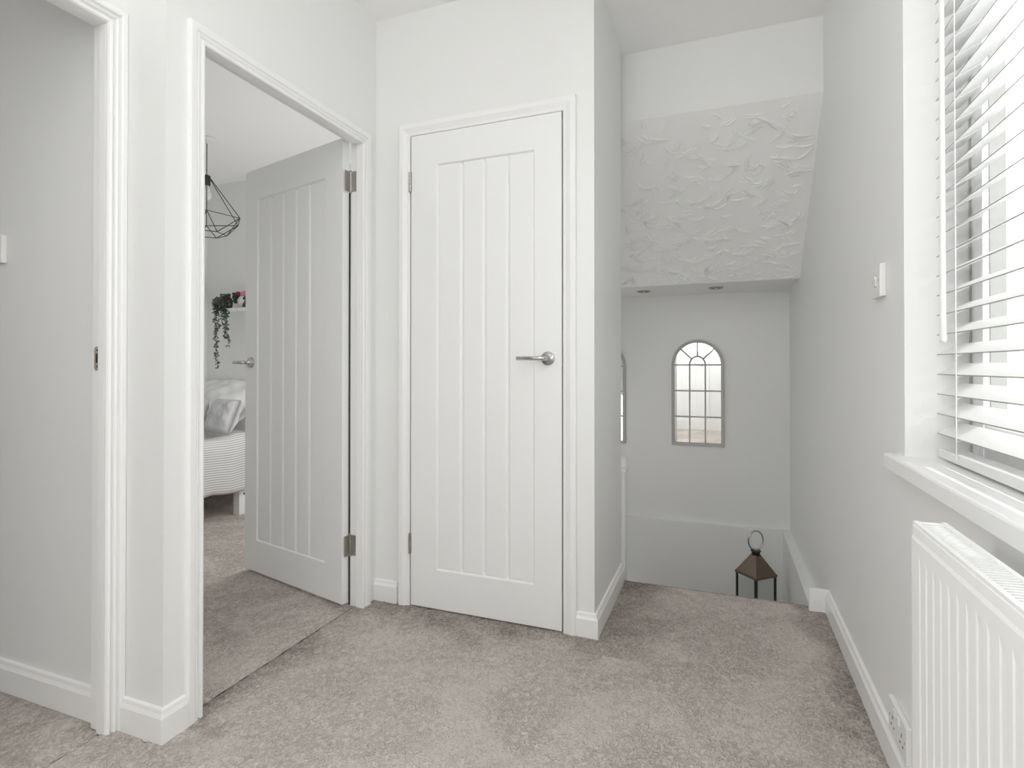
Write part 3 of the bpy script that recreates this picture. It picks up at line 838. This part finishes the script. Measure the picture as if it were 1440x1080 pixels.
# trailing plant
gx, gy = -3.550, 3.185
t = thing('trailing_plant', (gx, gy, SZ), 'trailing grey-green plant in a dark pot at the shelf end, vines hanging down', 'potted plant')
m = MB(); m.lathe([(.020, SZ+.0005), (.027, SZ+.02), (.030, SZ+.055), (.022, SZ+.078), (.012, SZ+.085), (.011, SZ+.095), (.014, SZ+.098), (.014, SZ+.110), (.006, SZ+.116), (0, SZ+.116)], (gx, gy, 0), n=22); m.build('pot', M['pot'], t)
lr = random.Random(11)
m = MB(); st = MB()
vines = [(-3.640, .335, 0), (-3.625, .50, .01), (-3.640, .485, .02), (-3.580, .28, .0), (-3.560, .33, .015), (-3.535, .22, .0), (-3.600, .20, -.01), (-3.530, .12, 0), (-3.545, .30, .005), (-3.545, .10, 0), (-3.575, .07, 0)]
for (vx, ln, dy) in vines:
    y0 = 3.135+dy*.5; p = Vector((gx, gy, SZ+.06)); pts = [p, Vector((gx*.5+vx*.5, 3.16, SZ+.10)), Vector((vx, y0, SZ+.05))]
    k_ = int(ln/.02)
    for i in range(1, k_+1): pts.append(Vector((vx+.006*math.sin(i*.9+vx*90)+(.05 if ln > .25 and vx > -3.6 else .012)*i/k_, y0+.004*math.cos(i*1.3), SZ+.05-ln*i/k_)))
    st.path(pts, .0013, n=5)
    for i, q in enumerate(pts[1:]):
        for r_ in range(5 if i < 6 else 3):
            a_ = lr.uniform(0, 2*PI); dd = Vector((math.cos(a_), math.sin(a_)*.7-.2, lr.uniform(-1.0, .35)))
            leaf(m, q+Vector((lr.uniform(-.004, .004), 0, lr.uniform(-.012, .012))), dd, (lr.uniform(-.3, .3), -1, .4), lr.uniform(.014, .026), lr.uniform(.004, .0075))
for i in range(190):   # bushy crown around and over the pot
    a_ = lr.uniform(0, 2*PI); q = Vector((-3.590+lr.uniform(-.065, .06), 3.15+lr.uniform(-.02, .035), SZ+lr.uniform(-.02, .085)))
    leaf(m, q, (math.cos(a_), -.3+math.sin(a_)*.4, lr.uniform(-.6, .9)), (0, -1, .3), lr.uniform(.018, .034), lr.uniform(.005, .009))
m.build('foliage', M['leaf'], t); st.build('vine', M['leafdark'], t)
# plush ornament with pink hat
ox, oy = -3.425, 3.215
t = thing('plush_ornament', (ox, oy, SZ), 'white plush ornament with a pink and red floppy hat on the shelf', 'ornament')
m = MB(); sph(m, (ox, oy, SZ+.052), .052, .045, .0515, wob=.03, seed=2); m.build('body', M['plush'], t)
m = MB(); sph(m, (ox+.022, oy-.006, SZ+.108), .044, .036, .022, wob=.10, seed=4); m.build('hat', M['pink'], t)
m = MB(); sph(m, (ox-.046, oy-.012, SZ+.106), .042, .03, .019, wob=.16, seed=5); h_ = m.build('hat_tip', M['red'], t); h_['label'] = 'dark red drooping tip'
for s_ in (-1, 1):
    m = MB()
    for i in range(26):
        a_ = lr.uniform(0, 2*PI)
        q = Vector((ox+(-.050 if s_ < 0 else .055)+lr.uniform(-.018, .018), oy-.03+lr.uniform(-.012, .012), SZ+(.080 if s_ < 0 else .052)+lr.uniform(-.028, .025)))
        leaf(m, q, (math.cos(a_), -.2, math.sin(a_)), (0, -1, .2), lr.uniform(.022, .036), lr.uniform(.008, .012))
    m.build('leaf_trim', M['leafdark'], t)
# small pale ornament
ox2 = -3.290
t = thing('small_ornament', (ox2, 3.20, SZ), 'small pale pink ornament beside the plush on the shelf', 'ornament')
m = MB(); m.lathe([(.034, SZ+.0005), (.036, SZ+.004), (.030, SZ+.022), (.020, SZ+.040), (.022, SZ+.052), (.014, SZ+.064), (0, SZ+.067)], (ox2, 3.20, 0), n=24); m.build('body', M['palepink'], t)

# ------------------------------------------------------------------ bedroom: bed, duvet, pillows
t = thing('single_bed', (-3.45, 2.3, 0), 'white wooden single bed frame with bolted square legs', 'bed')
for (x0, x1, y0, y1) in ((-3.085, -3.030, 2.808, 2.882), (-3.085, -3.030, 1.40, 1.474), (-3.86, -3.805, 2.808, 2.882), (-3.86, -3.805, 1.40, 1.474)):
    m = MB(); m.box(x0, x1, y0, y1, -.002, .36); l_ = m.build('leg', M['bedwood'], t, bevel=.003)
    if x0 > -3.5:
        m = MB(); m.tube((x1-.001, (y0+y1)/2+.004, .135), (x1+.001, (y0+y1)/2+.004, .135), .008, n=14); m.build('bolt_hole', M['dark'], l_)
m = MB(); m.box(-3.075, -3.045, 1.42, 3.22, .22, .33).box(-3.85, -3.82, 1.42, 3.22, .22, .33).box(-3.82, -3.075, 1.42, 1.45, .22, .33).box(-3.82, -3.075, 3.19, 3.22, .22, .33)
m.build('side_rail', M['bedwood'], t, bevel=.002)
m = MB(); m.box(-3.84, -3.06, 1.44, 3.215, .331, .50); m.build('mattress', M['pillow'], t, bevel=.03, seg=4)
# duvet: cloth with arc-length UV
prof = []
s_acc = 0
for i in range(13): prof.append((-3.88+i*.064, .525+.010*math.sin(i*1.1)))
prof += [(-3.085, .528), (-3.055, .515), (-3.036, .485), (-3.028, .44), (-3.026, .39), (-3.024, .34), (-3.020, .29), (-3.018, .24), (-3.015, .20), (-3.014, .172)]
acc = [0]
for i in range(1, len(prof)): acc.append(acc[-1]+math.dist(prof[i], prof[i-1]))
NY = 60; vs = []; uvs = []
for j in range(NY+1):
    y = 1.42+1.66*j/NY
    for i, (x, z) in enumerate(prof):
        hang = max(0, (i-14)/(len(prof)-15)) if i > 14 else 0
        f_ = .013*math.sin(y*16+1)*hang+.008*math.sin(y*41+i*.5)*hang
        zz = z+(.008*math.sin(y*9+x*14)+.006*math.sin(x*33-y*21) if i < 14 else .010*hang*math.sin(y*13)) + (.018*hang*(y-2.7) if i > 14 else 0)
        vs.append((x+f_, y, zz)); uvs.append((acc[i]+.004*math.sin(y*11), y))
n = len(prof)
m = MB(); m.add(vs, [(j*n+i, j*n+i+1, (j+1)*n+i+1, (j+1)*n+i) for j in range(NY) for i in range(n-1)], True)
dv = m.build('duvet', M['duvet'], fixn=False)
ul = dv.data.uv_layers.new(name='run')
for lp in dv.data.loops: ul.data[lp.index].uv = uvs[lp.vertex_index]
md = dv.modifiers.new('thick', 'SOLIDIFY'); md.thickness = .012; md.offset = -1
tag(dv, 'grey pinstriped duvet cover hanging over the side of the bed', 'duvet')
def pillow(name, c, w_, h_, d_, rotz, tilt, mat, label, seed):
    rg_ = random.Random(seed); nu, nv = 26, 18; vs = []; 
    Mx = Matrix.Rotation(rotz, 3, 'Z') @ Matrix.Rotation(tilt, 3, 'X')
    t_ = []
    for side in (1, -1):
        for j in range(nv+1):
            for i in range(nu+1):
                u = -1+2*i/nu; v = -1+2*j/nv
                e = max(0, (1-u**4)*(1-v**4))**.5
                wr = .16*math.sin(5*u+3*v+seed)*math.sin(4*v-2*u+seed*2)+.09*math.sin(11*u-8*v+seed)+.05*math.sin(17*u+9*v+2*seed)
                pin = 1-.07*(v*v)*(1-abs(u)**3) ; pin2 = 1-.07*(u*u)*(1-abs(v)**3)
                p = Vector((u*w_/2*pin, side*d_/2*e*(1+wr), v*h_/2*pin2)); t_.append(Mx @ p + Vector(c))
    n_ = (nu+1)*(nv+1)
    fs = []
    for k_ in range(2):
        for j in range(nv):
            for i in range(nu):
                a_ = k_*n_+j*(nu+1)+i; q = (a_, a_+1, a_+nu+2, a_+nu+1); fs.append(q if k_ == 0 else q[::-1])
    m = MB(); m.add(t_, fs, True); o = m.build(name, mat)
    md_ = o.modifiers.new('w', 'WELD'); md_.merge_threshold = .0005
    return tag(o, label, 'pillow')
pillow('pillow', (-3.58, 3.115, .722), .62, .42, .19, 0, math.radians(-48), M['pillow'], 'plump white pillow propped at the head of the bed, rearmost of the pillows', 1)
pillow('pillow.001', (-3.50, 2.80, .655), .27, .24, .11, math.radians(10), math.radians(-24), M['pillowgrey'], 'crumpled grey pillow on the bed, nearer the doorpost', 3)
pillow('pillow.002', (-3.205, 2.83, .655), .29, .24, .11, math.radians(-12), math.radians(-22), M['pillowgrey'], 'crumpled grey pillow on the bed, nearer the open door', 5)

# ------------------------------------------------------------------ lights
wd = bpy.data.worlds.new('sky'); scene.world = wd; wd.use_nodes = True
bg = wd.node_tree.nodes['Background']; bg.inputs[1].default_value = 3.5
wt = wd.node_tree
g_ = node(wt, 'ShaderNodeTexCoord'); sx = node(wt, 'ShaderNodeSeparateXYZ'); wr = node(wt, 'ShaderNodeValToRGB')
wt.links.new(g_.outputs['Generated'], sx.inputs[0])
mr = node(wt, 'ShaderNodeMapRange'); mr.inputs[1].default_value = -1; mr.inputs[2].default_value = 1
wt.links.new(sx.outputs['Z'], mr.inputs[0]); wt.links.new(mr.outputs[0], wr.inputs[0])
wr.color_ramp.elements[0].position = .22; wr.color_ramp.elements[0].color = (.10, .10, .095, 1)
wr.color_ramp.elements[1].position = .46; wr.color_ramp.elements[1].color = (.97, .985, 1.0, 1)
wt.links.new(wr.outputs[0], bg.inputs[0])
def light(name, typ, loc, power, size=.2, col=(1, 1, 1), rot=None, sy=None):
    l = bpy.data.lights.new(name, typ); l.energy = power; l.color = col
    if typ == 'POINT': l.shadow_soft_size = size
    if typ == 'AREA':
        l.size = size
        if sy: l.shape = 'RECTANGLE'; l.size_y = sy
    o = bpy.data.objects.new(name, l); o.location = loc; COL.objects.link(o)
    if rot: o.rotation_euler = rot
    return o
p = light('window_portal', 'AREA', (.62, .885, 1.49), 0, 1.3, rot=(0, PI/2, 0), sy=1.33)
p.data.size = 1.42; p.data.size_y = 1.34
p.data.cycles.is_portal = True
s = light('sun', 'SUN', (3, 1, 4), 3.0, col=(1, .98, .95)); s.data.angle = math.radians(2)
s.rotation_euler = Vector((.62, .20, .75)).to_track_quat('Z', 'Y').to_euler()
light('landing_fill', 'POINT', (-.25, -.85, 1.60), 18, .40, (1, .995, .985))  # unseen fill light added behind the camera to even out the landing
light('landing_top_fill', 'POINT', (-.50, .50, 2.26), 5.5, .20, (1, .995, .985))  # added fill above the frame, no fitting; lifts window wall and ceiling
light('bedroom_fill', 'POINT', (-2.20, 2.75, 1.0), 17, .45, (1, .99, .98))  # fill hidden behind the open door, added to brighten bed and far wall
light('left_room_fill', 'POINT', (-2.4, -.2, 1.9), 3.4, .30, (1, .99, .97))  # out-of-view fill added to lighten the room past the leftmost doorway
light('window_wall_fill', 'AREA', (-1.46, .08, 1.60), 15, .45, (1, .995, .985), rot=Vector((-1, .42, 0)).to_track_quat('Z', 'Y').to_euler())  # one-sided fill added out of frame, aimed at the window wall, no fitting
light('stairwell_fill', 'POINT', (-.95, 3.15, .55), 3.6, .25, (1, .98, .95))  # fill added round the corner to raise the stairwell

# ------------------------------------------------------------------ camera
F_, CY_, YAW, PIT = 776.49, 509.24, .36539, .00667
cam = bpy.data.cameras.new('camera'); co = bpy.data.objects.new('camera', cam); COL.objects.link(co)
cam.sensor_fit = 'HORIZONTAL'; cam.sensor_width = 36.0; cam.lens = F_*36/1440
cam.shift_x = 0; cam.shift_y = -(540-CY_)/1440
cam.clip_start = .02; cam.clip_end = 100
co.location = (0, 0, 1.0); co.rotation_euler = (PI/2+PIT, 0, YAW)
scene.camera = co

scene.view_settings.view_transform = 'Standard'
scene.view_settings.look = 'None'
scene.view_settings.exposure = 0.09
scene.view_settings.gamma = 1.15
scene.cycles.max_bounces = 14
scene.cycles.diffuse_bounces = 8
scene.cycles.glossy_bounces = 6
scene.cycles.transparent_max_bounces = 12
scene.cycles.sample_clamp_indirect = 6.0
scene.cycles.use_denoising = True
